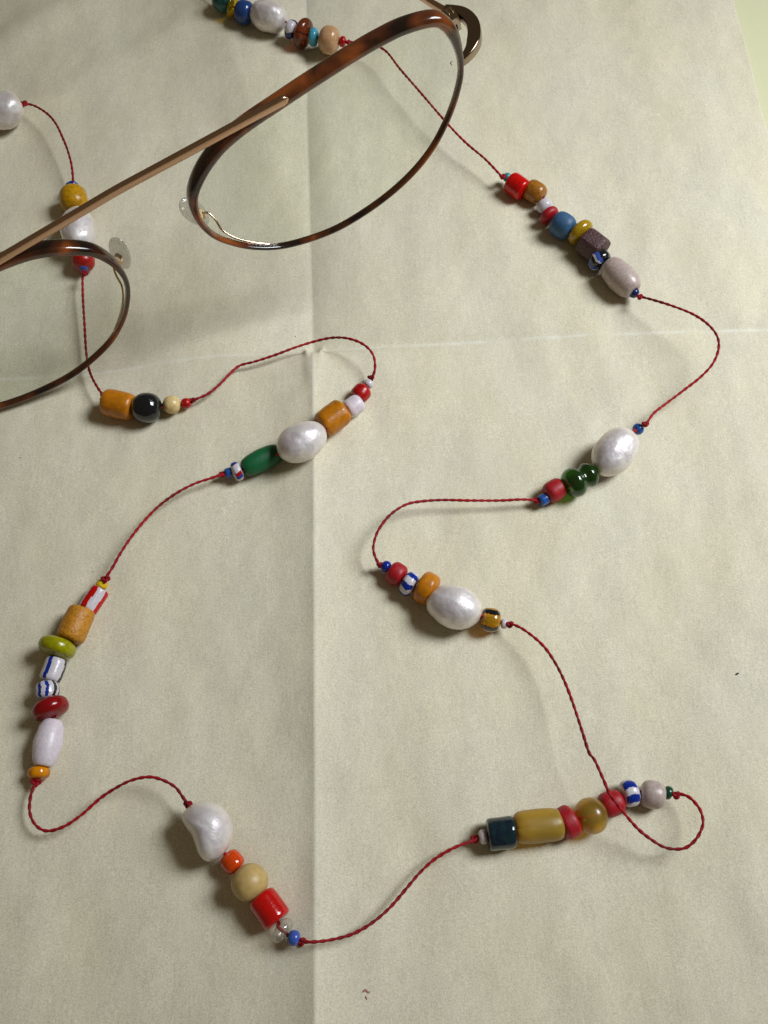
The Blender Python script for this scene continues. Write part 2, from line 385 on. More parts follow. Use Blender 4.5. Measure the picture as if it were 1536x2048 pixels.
def C(col):  # sRGB 0-255 to linear
    return tuple(((c / 255 + 0.055) / 1.055) ** 2.4 if c > 10 else c / 255 / 12.92 for c in col)
G = {
 'red': glaze('red_glaze', C((178, 22, 32)), 0.28, 0.14),
 'brightred': glaze('bright_red_glaze', C((205, 16, 12)), 0.22, 0.10),
 'cherry': glaze('cherry_red_glass', C((196, 8, 28)), 0.16, 0.05, coat=0.4),
 'brickred': glaze('brick_red_glaze', C((172, 34, 44)), 0.48, 0.14, gscale=26),
 'darkred': glaze('dark_red_glass', C((140, 24, 28)), 0.18, 0.10, sss=0.1),
 'white': glaze('white_glaze', C((205, 200, 208)), 0.2, 0.04),
 'milk': glaze('milky_white_glass', C((220, 210, 220)), 0.34, 0.05, sss=0.4),
 'pinkish': glaze('pinkish_white_glass', C((192, 176, 170)), 0.30, 0.08, sss=0.3),
 'cream': glaze('cream_glaze', C((232, 206, 150)), 0.30, 0.08),
 'straw': glaze('straw_clay', C((205, 176, 118)), 0.42, 0.06, gscale=12),
 'tan': glaze('tan_glaze', C((202, 160, 122)), 0.22, 0.07),
 'brown': glaze('brown_tan_glass', C((168, 112, 48)), 0.30, 0.14),
 'orange': glaze('amber_orange_glass', C((196, 124, 28)), 0.34, 0.09, gscale=9, bump=0.014),
 'grain': glaze('grainy_amber_glass', C((205, 142, 55)), 0.42, 0.13, gscale=24, bump=0.035),
 'mustard': glaze('mustard_glass', C((200, 150, 28)), 0.36, 0.14, gscale=16),
 'orangered': glaze('orange_red_glaze', C((214, 78, 16)), 0.14, 0.08, coat=0.4),
 'orangeglossy': glaze('glossy_orange_glaze', C((218, 140, 30)), 0.16, 0.14, gscale=9),
 'yellow': glaze('yellow_glaze', C((228, 196, 64)), 0.20, 0.08),
 'olive': glaze('olive_yellow_glass', C((176, 142, 44)), 0.12, 0.10, sss=0.3, coat=0.5),
 'oliveflat': clear_plastic('frosted_olive_glass', (0.80, 0.56, 0.12), 0.6, 0.55, (0.54, 0.35, 0.04), 0.36),
 'lime': glaze('lime_glass', C((158, 156, 34)), 0.18, 0.10, sss=0.3),
 'green': glaze('deep_green_glass', C((10, 100, 58)), 0.50, 0.06, sss=0.1),
 'dkgreen': glaze('dark_green_glaze', C((14, 66, 44)), 0.18, 0.05),
 'black': glaze('black_glass', C((16, 20, 24)), 0.08, 0.03, sss=0, coat=0.5),
 'turq': glaze('turquoise_glaze', C((88, 168, 192)), 0.22, 0.08),
 'teal': glaze('teal_glaze', C((52, 140, 148)), 0.3, 0.08),
 'blue': glaze('blue_glaze', C((48, 92, 168)), 0.22, 0.06),
 'royal': glaze('royal_blue_glaze', C((28, 52, 148)), 0.2, 0.05),
 'corn': glaze('cornflower_glaze', C((72, 98, 182)), 0.22, 0.05),
 'denim': glaze('denim_blue_clay', C((60, 98, 136)), 0.52, 0.10, gscale=24),
 'navy': glaze('navy_glaze', C((22, 38, 92)), 0.12, 0.06),
 'slateblue': glaze('slate_blue_glaze', C((44, 72, 130)), 0.14, 0.12, gscale=14),
 'plum': glaze('plum_brown_clay', C((80, 50, 52)), 0.5, 0.16, gscale=24, bump=0.05),
 'darkteal': glaze('dark_teal_glass', C((14, 40, 42)), 0.05, 0.3, gscale=8, sss=0, coat=0.3, col2=C((8, 18, 42))),
 'seagreen': glaze('sea_green_marbled', C((26, 88, 84)), 0.25, 0.2, gscale=5, col2=C((12, 40, 44))),
 'gyellow': clear_plastic('yellow_clear_glass', (0.90, 0.72, 0.10), 1.0, 0.18, (0.6, 0.45, 0.02)),
 'gamber': clear_plastic('amber_clear_glass', (0.46, 0.17, 0.07), 1.0, 0.22, (0.22, 0.07, 0.025)),
 'ggreen': clear_plastic('green_clear_glass', (0.20, 0.44, 0.07), 1.2, 0.25, (0.02, 0.10, 0.012)),
 'gclear': clear_plastic('clear_bead_glass', (0.93, 0.92, 0.90), 1.5, 0.06),
 'gamb2': clear_plastic('golden_amber_glass', (0.85, 0.52, 0.04), 1.0, 0.55, (0.58, 0.30, 0.01)),
 'honey': clear_plastic('honey_glass', (0.88, 0.66, 0.20), 0.9, 0.36, (0.55, 0.36, 0.05), 0.22),
 'pearl': M_PEARL, 'cord': M_CORD,
}
rnd = random.Random(3)

def lathe(name, p0, p1, dia, mats, n=3.0, re=1.0, pat=None, seg=96, rings=30, lump=0.014, double=False, facets=0, label=None, hole=0.16, ph=0.0):
    c = (p0 + p1) / 2; ax = (p1 - p0); L = ax.length; ax.normalize()
    v = CAM - c; xl = (v - ax * v.dot(ax)).normalized(); yl = ax.cross(xl)
    R = dia / 2; H = L / 2; prof = []
    for i in range(rings + 1):
        th = -math.pi / 2 + math.pi * i / rings
        s_, c_ = math.sin(th), math.cos(th)
        t = math.copysign(abs(s_) ** (2 / n), s_); r = abs(c_) ** (2 / n)
        r *= (1 - (1 - re) * t * t)
        if double: r *= (1 - 0.30 * math.exp(-((t + 0.12) / 0.26) ** 2)) * (1 + 0.12 * t)
        prof.append((t, max(r, hole)))
    # dimple into the hole
    prof = [(-1 + 0.10, hole * 0.9)] + prof + [(1 - 0.10, hole * 0.9)]
    verts = []; faces = []; mi = []
    seed = Vector((rnd.random() * 50, rnd.random() * 50, 0))
    for (t, r) in prof:
        for k in range(seg):
            a = 2 * math.pi * k / seg + ph; rr = r
            if facets:
                fa = (a % (2 * math.pi / facets)) - math.pi / facets
                rr = r * (0.35 + 0.65 * math.cos(math.pi / facets) / math.cos(fa) * 1.08)
            p = ax * (t * H) + (xl * math.cos(a) + yl * math.sin(a)) * (rr * R)
            if lump:
                d = p.normalized()
                p = p * (1 + lump * (mnoise.noise(d * 1.4 + seed) * 1.4 + 0.35 * mnoise.noise(d * 4 + seed)))
            verts.append(p + c)
    for i in range(len(prof) - 1):
        for k in range(seg):
            l = (k + 1) % seg
            faces.append((i * seg + k, i * seg + l, (i + 1) * seg + l, (i + 1) * seg + k))
            if pat: mi.append(pat((k + .5) / seg * 360 + 3.5 * math.sin(prof[i][0] * 4 + c.x * 9) + 0.8 * math.sin(k * .5), (prof[i][0] + prof[i + 1][0]) / 2))
    o = mesh(name, verts, faces, mats, neck, mi=mi if pat else None, loc=c)
    if label: o['label'] = label
    return o

def stripes(centres, half, tmax=0.93, idx=1):
    def f(a, t):
        if abs(t) > tmax: return 0
        for q, cc in enumerate(centres):
            cidx = idx
            if isinstance(cc, tuple): cc, cidx = cc
            dd = (a - cc + 180) % 360 - 180
            if abs(dd) < half: return cidx
        return 0
    return f

def cluster(tr, beads):
    """beads: (name, x0,y0, x1,y1, dia, colours, opts) in the local grid of a close look at the strand"""
    s, ox, oy = tr; info = []
    for b_ in beads:
        x0, y0, x1, y1, d = b_[1:6]
        a0 = (ox + x0 / s, oy + y0 / s); a1 = (ox + x1 / s, oy + y1 / s)
        cp = at((a0[0] + a1[0]) / 2, (a0[1] + a1[1]) / 2, Z0 + 0.3)
        sc = FPX / ((cp - CAM).dot(Vector((0, math.sin(TILT), -math.cos(TILT)))))
        info.append([a0, a1, d / s / sc, cp])
    out = []
    for i, b_ in enumerate(beads):
        r = info[i][2] / 2
        zz = max([r] + [info[j][2] / 2 - 0.42 * max(0, (info[j][3] - info[i][3]).length - 0.3 * info[j][2] - 0.1) for j in range(len(beads)) if j != i])
        zz = max(zz, r)
        z = zz + pz(info[i][3]) + 0.006
        p0 = at(*info[i][0], z); p1 = at(*info[i][1], z)
        opts = dict(b_[7]) if len(b_) > 7 else {}
        mats = [G[k] for k in b_[6].split()]
        custom = opts.pop('custom', None)
        if custom: custom(z, b_)
        else: lathe(b_[0], p0, p1, info[i][2], mats, **opts)
        out += [p0, p1]
    return out

def knot(px, py, z, size=0.075, ang=0.0):
    size *= 0.88
    c = at(px, py, z); pts = []
    for i in range(30):
        t = 2 * math.pi * i / 30
        x = math.sin(t) + 2 * math.sin(2 * t); y = math.cos(t) - 2 * math.cos(2 * t); zz = -math.sin(3 * t)
        p = Vector((x, y * 0.8, zz * 0.9)) * size / 3
        p.rotate(Matrix.Rotation(ang, 3, 'Z')); pts.append(c + p)
    v, f = sweep(catmull(pts, 0.02, True), lambda i, s, n: oval(0.026, 0.026, 7), closed=True)
    mesh('knot', v, f, M_CORD, neck, loc=c)
    return c

path = []     # the cord runs through everything in order
def seg(pts): # (px, py, z above paper)
    for x, y, z in pts: 
        p = at(x, y, Z0 + z); path.append(at(x, y, pz(p) + z))
def addc(pp, rev=False): path.extend(pp[::-1] if rev else pp)

T1 = (4.8, 400, 0)
c0 = cluster(T1, [
 ('barrel_bead', 150, -35, 292, 55, 205, 'seagreen', dict(n=3, re=.8, lump=.04, label='dark marbled green bead cut by the top border')),
 ('disc_bead', 292, 58, 338, 74, 205, 'gyellow', dict(n=2.2, label='clear yellow disc bead beside the blue bead')),
 ('barrel_bead', 345, 96, 500, 142, 222, 'slateblue', dict(n=3.2, re=.9, label='slate blue barrel bead next to the top pearl')),
 ('pearl', 492, 108, 826, 212, 285, 'pearl', dict(n=2.15, lump=.07, hole=.08, label='pinkish freshwater pearl near the top')),
 ('seed_bead', 830, 268, 926, 300, 180, 'white navy', dict(n=2.6, pat=stripes([50, 160, 270], 28), label='white bead with navy patches near the top')),
 ('disc_bead', 935, 300, 1050, 345, 285, 'gamber', dict(n=2.3, label='brown clear glass ring bead near the top')),
 ('seed_bead', 1040, 350, 1138, 362, 172, 'turq', dict(n=2.4, label='turquoise seed bead beside the tan bead')),
 ('barrel_bead', 1145, 368, 1335, 402, 262, 'tan', dict(n=2.5, label='tan round bead touching the right lens rim')),
 ('seed_bead', 1338, 395, 1400, 405, 100, 'red', dict(n=2.8)),
])
addc(c0)
knot(696, 84, Z0 + .30, .055)
seg([(700, 84, .30), (735, 87, .42), (770, 101, .5), (800, 138, .55), (840, 184, .55), (890, 242, .5), (930, 284, .45), (970, 318, .4), (1003, 352, .34)])
knot(1005, 353, Z0 + .34, .07)
T2 = (2.898, 950, 300)
c1 = cluster(T2, [
 ('seed_bead', 168, 146, 203, 170, 52, 'teal', dict(n=2.2, label='small teal seed bead beside a bright red tube bead')),
 ('tube_bead', 200, 178, 290, 243, 128, 'brightred', dict(n=6, label='bright red tube bead right of the eyeglasses')),
 ('barrel_bead', 300, 212, 395, 275, 125, 'brown', dict(n=4, re=.85, lump=.03, label='brown barrel bead beside the bright red tube')),
 ('seed_bead', 380, 303, 425, 350, 95, 'white royal', dict(n=2.6, pat=stripes([(100, 1), (150, 1), (215, 1)], 27), label='small white and blue bead between brown and red beads')),
 ('disc_bead', 412, 360, 450, 400, 118, 'brickred', dict(n=2.6)),
 ('barrel_bead', 455, 403, 562, 472, 148, 'denim', dict(n=4, re=.85, lump=.02, label='matte denim blue barrel bead')),
 ('disc_bead', 583, 452, 640, 506, 165, 'olive', dict(n=2.4, label='glossy olive yellow disc bead')),
 ('faceted_bead', 628, 515, 737, 598, 168, 'plum', dict(n=7, facets=6, ph=.3, lump=.03, label='plum brown faceted clay bead')),
 ('seed_bead', 695, 608, 747, 668, 135, 'black corn white', dict(n=2.8, pat=stripes([(352, 1), (60, 1), (125, 1), (250, 1), (4, 2), (72, 2)], 11), label='black bead with blue and white stripes')),
 ('oval_bead', 765, 658, 922, 818, 172, 'pinkish', dict(n=8, re=.68, label='long pinkish white oval bead ending the upper right cluster')),
 ('seed_bead', 900, 812, 944, 844, 62, 'navy', dict(n=2.2)),
])
addc(c1)
knot(950 + 955 / 2.898, 300 + 851 / 2.898, Z0 + .34, .065)
seg([(1284, 594, .36), (1310, 601, .5), (1345, 612, .62), (1385, 628, .72), (1415, 648, .78), (1434, 672, .78), (1437, 698, .72), (1425, 728, .62), (1400, 755, .5), (1368, 780, .42), (1335, 805, .36), (1308, 826, .36), (1293, 846, .36)])
knot(1291, 848, Z0 + .38, .065)
T3 = (2.56, 720, 820)
c2 = cluster(T3, [
 ('seed_bead', 1440, 80, 1408, 115, 60, 'blue', dict(n=2.2)),
 ('pearl', 1393, 116, 1218, 312, 206, 'pearl', dict(n=2.1, lump=.05, hole=.08, label='textured white pearl below the right cord loop')),
 ('glass_bead', 1208, 312, 1048, 398, 158, 'ggreen', dict(n=2.6, double=True, label='clear green double-lobed glass bead')),
 ('barrel_bead', 1040, 384, 953, 440, 112, 'brickred', dict(n=3.4)),
 ('seed_bead', 960, 446, 920, 470, 60, 'blue', dict(n=5)),
])
addc(c2)
knot(720 + 903 / 2.56, 820 + 462 / 2.56, Z0 + .22, .065)
seg([(1066, 1000, .22), (1040, 999, .24), (1000, 1001, .27), (940, 1001, .3), (885, 1000, .33), (840, 1003, .38), (810, 1010, .42), (780, 1030, .46), (757, 1060, .46), (747, 1090, .42), (749, 1110, .38), (758, 1128, .34)])
knot(760, 1130, Z0 + .34, .055)
c3 = cluster(T3, [
 ('seed_bead', 110, 792, 157, 812, 62, 'royal', dict(n=2.2)),
 ('barrel_bead', 150, 815, 225, 864, 118, 'brickred', dict(n=3.2)),
 ('seed_bead', 220, 872, 284, 908, 132, 'white royal', dict(n=2.8, pat=stripes([15, 75, 315, 255, 190], 14, .86), label='white bead with broad blue stripes in the middle cluster')),
 ('disc_bead', 298, 888, 385, 936, 168, 'orange', dict(n=3.6, lump=.03, label='amber orange disc bead beside the middle pearl')),
 ('pearl', 350, 962, 622, 1052, 218, 'pearl', dict(n=2.2, lump=.04, hole=.08, label='white oval pearl in the middle cluster')),
 ('round_bead', 614, 1068, 720, 1082, 126, 'gamb2 black', dict(n=2.8, pat=stripes([48, 316, 180], 15, .80), label='golden amber bead with black stripes')),
 ('seed_bead', 720, 1092, 756, 1098, 52, 'white', dict(n=2.6)),
])
addc(c3)
knot(720 + 767 / 2.56, 820 + 1098 / 2.56, Z0 + .30, .065)
T4 = (2.954, 920, 1520)
def t4(x, y, z): return (920 + x / 2.954, 1520 + y / 2.954, z)
seg([(1026, 1249, .34), (1050, 1261, .42), (1085, 1290, .5), (1110, 1325, .55), (1130, 1365, .6), (1147, 1410, .66), (1165, 1465, .72), (1178, 1505, .76)]
    + [t4(*p) for p in [(795, 0, .78), (845, 110, .8), (885, 200, .8), (940, 275, .74), (1000, 350, .64), (1060, 415, .55), (1130, 470, .47), (1200, 512, .42), (1270, 527, .40), (1340, 515, .42), (1400, 460, .45), (1435, 380, .46), (1425, 310, .44), (1395, 260, .40), (1350, 218, .34), (1295, 200, .28)]])
knot(920 + 1278 / 2.954, 1520 + 207 / 2.954, Z0 + .28, .07)
c4 = cluster(T4, [
 ('seed_bead', 1256, 205, 1200, 182, 80, 'dkgreen', dict(n=2.4, label='dark green seed bead at the lower right loop')),
 ('barrel_bead', 1212, 218, 1066, 192, 165, 'pinkish', dict(n=3.4, re=.9)),
 ('seed_bead', 1052, 184, 950, 208, 160, 'white royal', dict(n=2.8, pat=stripes([40, 330, 120, 220], 20, .75), label='white bead with blue patches beside the red cord crossing')),
 ('barrel_bead', 962, 235, 828, 282, 152, 'brickred', dict(n=3.4, label='red barrel bead lying under the crossing cord')),
 ('round_bead', 866, 308, 682, 352, 212, 'honey', dict(n=2.2, label='translucent honey yellow round bead')),
 ('disc_bead', 682, 342, 588, 396, 196, 'brickred', dict(n=3.8, label='red slice bead between two olive beads')),
 ('tube_bead', 612, 372, 318, 404, 198, 'oliveflat', dict(n=5, re=.93, lump=.05, label='large frosted olive tube bead')),
 ('tube_bead', 328, 424, 160, 442, 188, 'darkteal', dict(n=7, lump=.03, label='dark teal faceted glass tube bead')),
 ('seed_bead', 162, 450, 112, 460, 84, 'milk', dict(n=2.6)),
])
addc(c4)
knot(920 + 90 / 2.954, 1520 + 466 / 2.954, Z0 + .25, .075)
seg([(948, 1681, .26), (935, 1685, .28), (905, 1697, .3), (870, 1718, .3), (840, 1745, .3), (812, 1778, .3), (780, 1815, .3), (745, 1845, .3), (705, 1868, .3), (660, 1880, .28), (625, 1884, .26), (606, 1883, .26)])
knot(320 + 1205 / 4.267, 1560 + 1378 / 4.267, Z0 + .26, .07)

def baroque(z, b_):
    out = [(188, 330), (215, 262), (290, 205), (380, 182), (470, 195), (545, 245), (600, 320), (628, 420), (620, 505), (575, 590), (520, 655), (450, 695), (385, 690), (335, 640), (305, 565), (275, 480), (225, 410)]
    cx, cy = 425, 430; P = []; c = at(320 + cx / 4.267, 1560 + cy / 4.267, z)
    for x, y in out: P.append(at(320 + x / 4.267, 1560 + y / 4.267, z))
    ring = catmull(P, 0.035, True); n = len(ring); V = [c + Vector((0, 0, 0.40))]; F = []; K = 18
    for k in range(1, K):
        th = math.pi * k / K
        for p in ring:
            d = p - c; rr = math.sin(th); 
            side = c.lerp(p, rr)
            hgt = 0.40 + 0.05 * (1 - (p - c).length / 0.6)
            q_ = side + Vector((0, 0, hgt * math.cos(th)))
            # groove between the two lobes
            g = ((q_ - c).dot(Vector((0.75, -0.66, 0)).normalized().cross(Vector((0, 0, 1)))) )
            V.append(q_ + Vector((0, 0, 0.012 * mnoise.noise(q_ * 4))))
    V.append(c - Vector((0, 0, 0.40)))
    for i in range(n): F.append((0, 1 + i, 1 + (i + 1) % n))
    for k in range(K - 2):
        for i in range(n):
            j = (i + 1) % n; F.append((1 + k * n + i, 1 + (k + 1) * n + i, 1 + (k + 1) * n + j, 1 + k * n + j))
    l = len(V) - 1; o_ = 1 + (K - 2) * n
    for i in range(n): F.append((l, o_ + (i + 1) % n, o_ + i))
    # crease: press the surface in along the line from the dent
    W_ = []
    dent = at(320 + 300 / 4.267, 1560 + 520 / 4.267, z); dirv = (at(320 + 600 / 4.267, 1560 + 470 / 4.267, z) - dent).normalized()
    nrm = Vector((-dirv.y, dirv.x, 0))
    for v in V:
        d = (v - dent).dot(nrm); a_ = (v - dent).dot(dirv)
        f = 0.028 * math.exp(-(d / 0.16) ** 2) * math.exp(-((a_ - 0.42) / 0.25) ** 2)
        W_.append(v - (v - c).normalized() * f)
    o = mesh('pearl', W_, F, M_PEARL, neck, loc=c); o['label'] = 'large kidney-shaped baroque pearl at the lower left'
T5 = (4.267, 320, 1560)
c5 = cluster(T5, [
 ('seed_bead', 1192, 1362, 1092, 1334, 128, 'corn', dict(n=2.5, label='cornflower blue seed bead at the bottom')),
 ('glass_bead', 1092, 1322, 1000, 1248, 225, 'gclear', dict(n=2.5, label='clear colourless disc bead with the red cord showing inside')),
 ('tube_bead', 1012, 1210, 850, 985, 262, 'cherry', dict(n=7, label='glossy cherry red tube bead near the bottom')),
 ('round_bead', 862, 990, 668, 760, 318, 'straw', dict(n=2.15, label='straw coloured round bead near the bottom')),
 ('barrel_bead', 672, 762, 560, 636, 190, 'orangered', dict(n=3.4, label='glossy orange red barrel bead below the baroque pearl')),
 ('pearl', 560, 640, 240, 210, 400, 'pearl', dict(custom=baroque)),
])
addc(c5)
knot(320 + 238 / 4.267, 1560 + 208 / 4.267, Z0 + .38, .065)
seg([(372, 1604, .42), (364, 1592, .42), (350, 1574, .42), (325, 1560, .42), (298, 1554, .42), (265, 1560, .4), (235, 1574, .38), (200, 1597, .34), (165, 1628, .3), (130, 1652, .28), (95, 1662, .26), (72, 1651, .25), (60, 1627, .25), (60, 1600, .25), (66, 1577, .25)])
knot(20 + 190 / 3.657, 1120 + 1628 / 3.657, Z0 + .25, .085)
T6 = (3.657, 20, 1120)
c6 = cluster(T6, [
 ('disc_bead', 207, 1604, 214, 1512, 162, 'orangeglossy', dict(n=2.8, label='glossy orange disc bead ending the left cluster')),
 ('oval_bead', 240, 1512, 316, 1166, 216, 'milk', dict(n=11, re=.60, label='long milky white oval bead in the left cluster')),
 ('disc_bead', 318, 1152, 274, 1022, 268, 'darkred', dict(n=2.5, label='wide dark red disc bead in the left cluster')),
 ('barrel_bead', 275, 1024, 270, 890, 172, 'white royal black', dict(n=3.2, pat=stripes([(320, 1), (285, 1), (0, 1), (40, 2), (75, 2), (180, 1)], 9, .85), label='white barrel bead with narrow blue stripes')),
 ('tube_bead', 288, 888, 350, 720, 162, 'white royal black', dict(n=6, pat=stripes([(325, 1), (60, 2), (180, 1)], 12, .95), label='white tube bead with one blue and one black stripe')),
 ('disc_bead', 318, 706, 372, 574, 272, 'lime', dict(n=2.6, label='lime green disc bead')),
 ('tube_bead', 430, 588, 537, 354, 208, 'grain', dict(n=6, lump=.04, label='grainy amber tube bead with rough ends')),
 ('tube_bead', 562, 370, 664, 214, 146, 'white brightred', dict(n=9, pat=stripes([322, 56, 140, 230], 21, 2), label='white tube bead with bright red stripes')),
 ('seed_bead', 655, 210, 688, 152, 88, 'yellow', dict(n=3, label='yellow seed bead above the red and white bead')),
])
addc(c6)
knot(20 + 698 / 3.657, 1120 + 140 / 3.657, Z0 + .27, .08)
seg([(213, 1153, .3), (225, 1135, .32), (240, 1108, .33), (262, 1075, .33), (290, 1040, .32), (320, 1010, .3), (355, 985, .28), (390, 967, .26), (420, 957, .25), (444, 949, .24)])
knot(420 + 105 / 4.042, 640 + 1245 / 4.042, Z0 + .24, .065)
T7 = (4.042, 420, 640)
c7 = cluster(T7, [
 ('seed_bead', 120, 1248, 182, 1222, 84, 'blue', dict(n=3)),
 ('seed_bead', 178, 1240, 258, 1206, 164, 'white royal red', dict(n=2.7, pat=stripes([(300, 1), (42, 1), (20, 2), (170, 1)], 13, .7), label='white bead with blue and red marks beside the green bead')),
 ('oval_bead', 266, 1206, 566, 1058, 186, 'green', dict(n=7, re=.72, label='deep green matte oval bead')),
 ('pearl', 556, 1082, 926, 892, 306, 'pearl', dict(n=2.15, lump=.04, hole=.08, label='white oval pearl between green and amber beads')),
 ('tube_bead', 898, 864, 1082, 730, 226, 'orange', dict(n=7, lump=.05, label='amber orange tube bead beside the central pearl')),
 ('barrel_bead', 1100, 738, 1222, 655, 158, 'milk', dict(n=3.8)),
 ('barrel_bead', 1178, 634, 1262, 548, 152, 'red', dict(n=3.2)),
 ('seed_bead', 1262, 540, 1302, 494, 82, 'white', dict(n=2.6)),
])
addc(c7)
knot(420 + 1300 / 4.042, 640 + 466 / 4.042, Z0 + .24, .06)
seg([(746, 752, .28), (750, 736, .34), (748, 715, .42), (738, 698, .48), (718, 684, .5), (690, 676, .48), (660, 676, .42), (625, 684, .35), (590, 695, .29), (550, 710, .24), (510, 723, .2), (480, 731, .17), (462, 745, .17), (440, 768, .18), (415, 788, .2), (388, 800, .22)])
T8 = (2.927, 0, 150)
knot(1125 / 2.927, 150 + 1905 / 2.927, Z0 + .22, .065)
c8 = cluster(T8, [
 ('seed_bead', 1118, 1916, 1058, 1928, 62, 'red', dict(n=2.2)),
 ('round_bead', 1056, 1932, 954, 1928, 106, 'cream', dict(n=2.2, label='cream round bead beside the black bead')),
 ('round_bead', 948, 1944, 768, 1952, 176, 'black', dict(n=2.25, label='glossy black round bead below the left lens')),
 ('tube_bead', 782, 1950, 604, 1908, 162, 'orange', dict(n=5, label='amber tube bead left of the black bead')),
])
addc(c8)
knot(605 / 2.927, 150 + 1878 / 2.927, Z0 + .28, .05)
seg([(205, 790, .3), (195, 775, .3), (185, 757, .28), (177, 735, .22), (172, 700, .22), (169, 650, .26), (166, 600, .3), (165, 556, .34)])
T9 = (7.68, 100, 350)
knot(100 + 528 / 7.68, 350 + 1515 / 7.68, Z0 + .36, .07)
c9 = cluster(T9, [
 ('seed_bead', 516, 1465, 506, 1350, 168, 'corn', dict(n=2.5, label='blue seed bead under the left lens rim')),
 ('barrel_bead', 512, 1440, 505, 1180, 352, 'red', dict(n=2.7, label='red bead partly under the left lens rim')),
 ('pearl', 470, 1170, 395, 545, 525, 'pearl', dict(n=2.3, lump=.06, hole=.08, label='white pearl between the brow bar and the left lens')),
 ('barrel_bead', 390, 545, 335, 215, 420, 'mustard', dict(n=2.8, label='mustard yellow bead under the gold brow bar')),
 ('seed_bead', 345, 232, 340, 128, 205, 'navy corn', dict(n=2.5, re=.7, pat=stripes([330, 30, 90, 270], 13), label='navy striped seed bead above the mustard bead')),
])
addc(c9)
knot(100 + 342 / 7.68, 350 + 115 / 7.68, Z0 + .3, .05)
seg([(146, 360, .32), (143, 330, .4), (135, 300, .46), (125, 275, .48), (112, 248, .48), (95, 228, .44), (72, 213, .4), (54, 208, .36)])
knot(48, 206, Z0 + .36, .065)
c10 = cluster((1, 0, 0), [('pearl', 45, 212, -42, 232, 70, 'pearl', dict(n=2.3, lump=.09, hole=.08, label='pearl cut by the left border of the photo'))])
addc(c10)
seg([(-70, 240, .3), (-160, 200, .3), (-220, 60, .3), (-150, -140, .3), (60, -230, .3), (260, -160, .3), (380, -60, .3), (425, -15, .25)])
path.append(c0[0])
clean = [path[0]]
for p in path[1:]:
    if (p - clean[-1]).length > 0.035: clean.append(p)
cp = catmull(clean, 0.022)
R0 = 0.0240
def cordsec(i, s, n):
    ph = 2 * math.pi * s / 0.27; out = []
    for k in range(12):
        a = 2 * math.pi * k / 12
        rr = R0 * (1 + 0.22 * math.cos(2 * (a - ph)))
        rr *= 1 + 0.06 * math.sin(s * 7.3) 
        out.append((rr * math.cos(a), rr * math.sin(a)))
    return out
v, f = sweep(cp, cordsec)
o = mesh('cord', v, f, M_CORD, neck); o['label'] = 'twisted thin red cord'

# ---------------------------------------------------------------- eyeglasses
GA = Vector((0.88170668, 0.395745, 0.25686422)); GU = Vector((-0.27586066, -0.00924253, 0.9611532)); GN = Vector((0.38274565, -0.91831393, 0.10102127))
GP = Vector((-1.61732778, 4.77148742, 2.0)); GC = -2.2198
def g(x, y, bk=0.0, side=1):
    """point of the glasses: x along the front, y up the front, bk behind it"""
    if side < 0: x = 2 * GC - x
    return GP + GA * x + GU * y - GN * bk
LIFT = Vector((0, 0, 0.0))
glasses = empty('eyeglasses', Vector((g(GC, 0).x, g(GC, 0).y, Z0)))
glasses['label'] = 'thin tortoiseshell eyeglasses with a gold brow bar standing over the beads'
glasses['category'] = 'eyeglasses'
RIM = [[3.645, 3.027], [3.18, 3.165], [2.69, 3.201], [2.173, 3.19], [1.726, 3.16], [1.21, 3.123], [0.75, 3.08], [0.21, 3.03], [-0.27, 2.935], [-0.62, 2.79], [-0.94, 2.58], [-1.21, 2.30], [-1.34, 1.96], [-1.37, 1.61], [-1.31, 1.26], [-1.14, 0.93], [-0.83, 0.55], [-0.38, 0.21], [0.16, 0.0], [0.75, -0.115], [1.33, -0.10], [1.91, -0.005], [2.472, 0.185], [2.965, 0.475], [3.347, 0.845], [3.644, 1.233], [3.861, 1.637], [3.94, 1.931], [3.958, 2.211], [3.93, 2.563], [3.825, 2.85]]
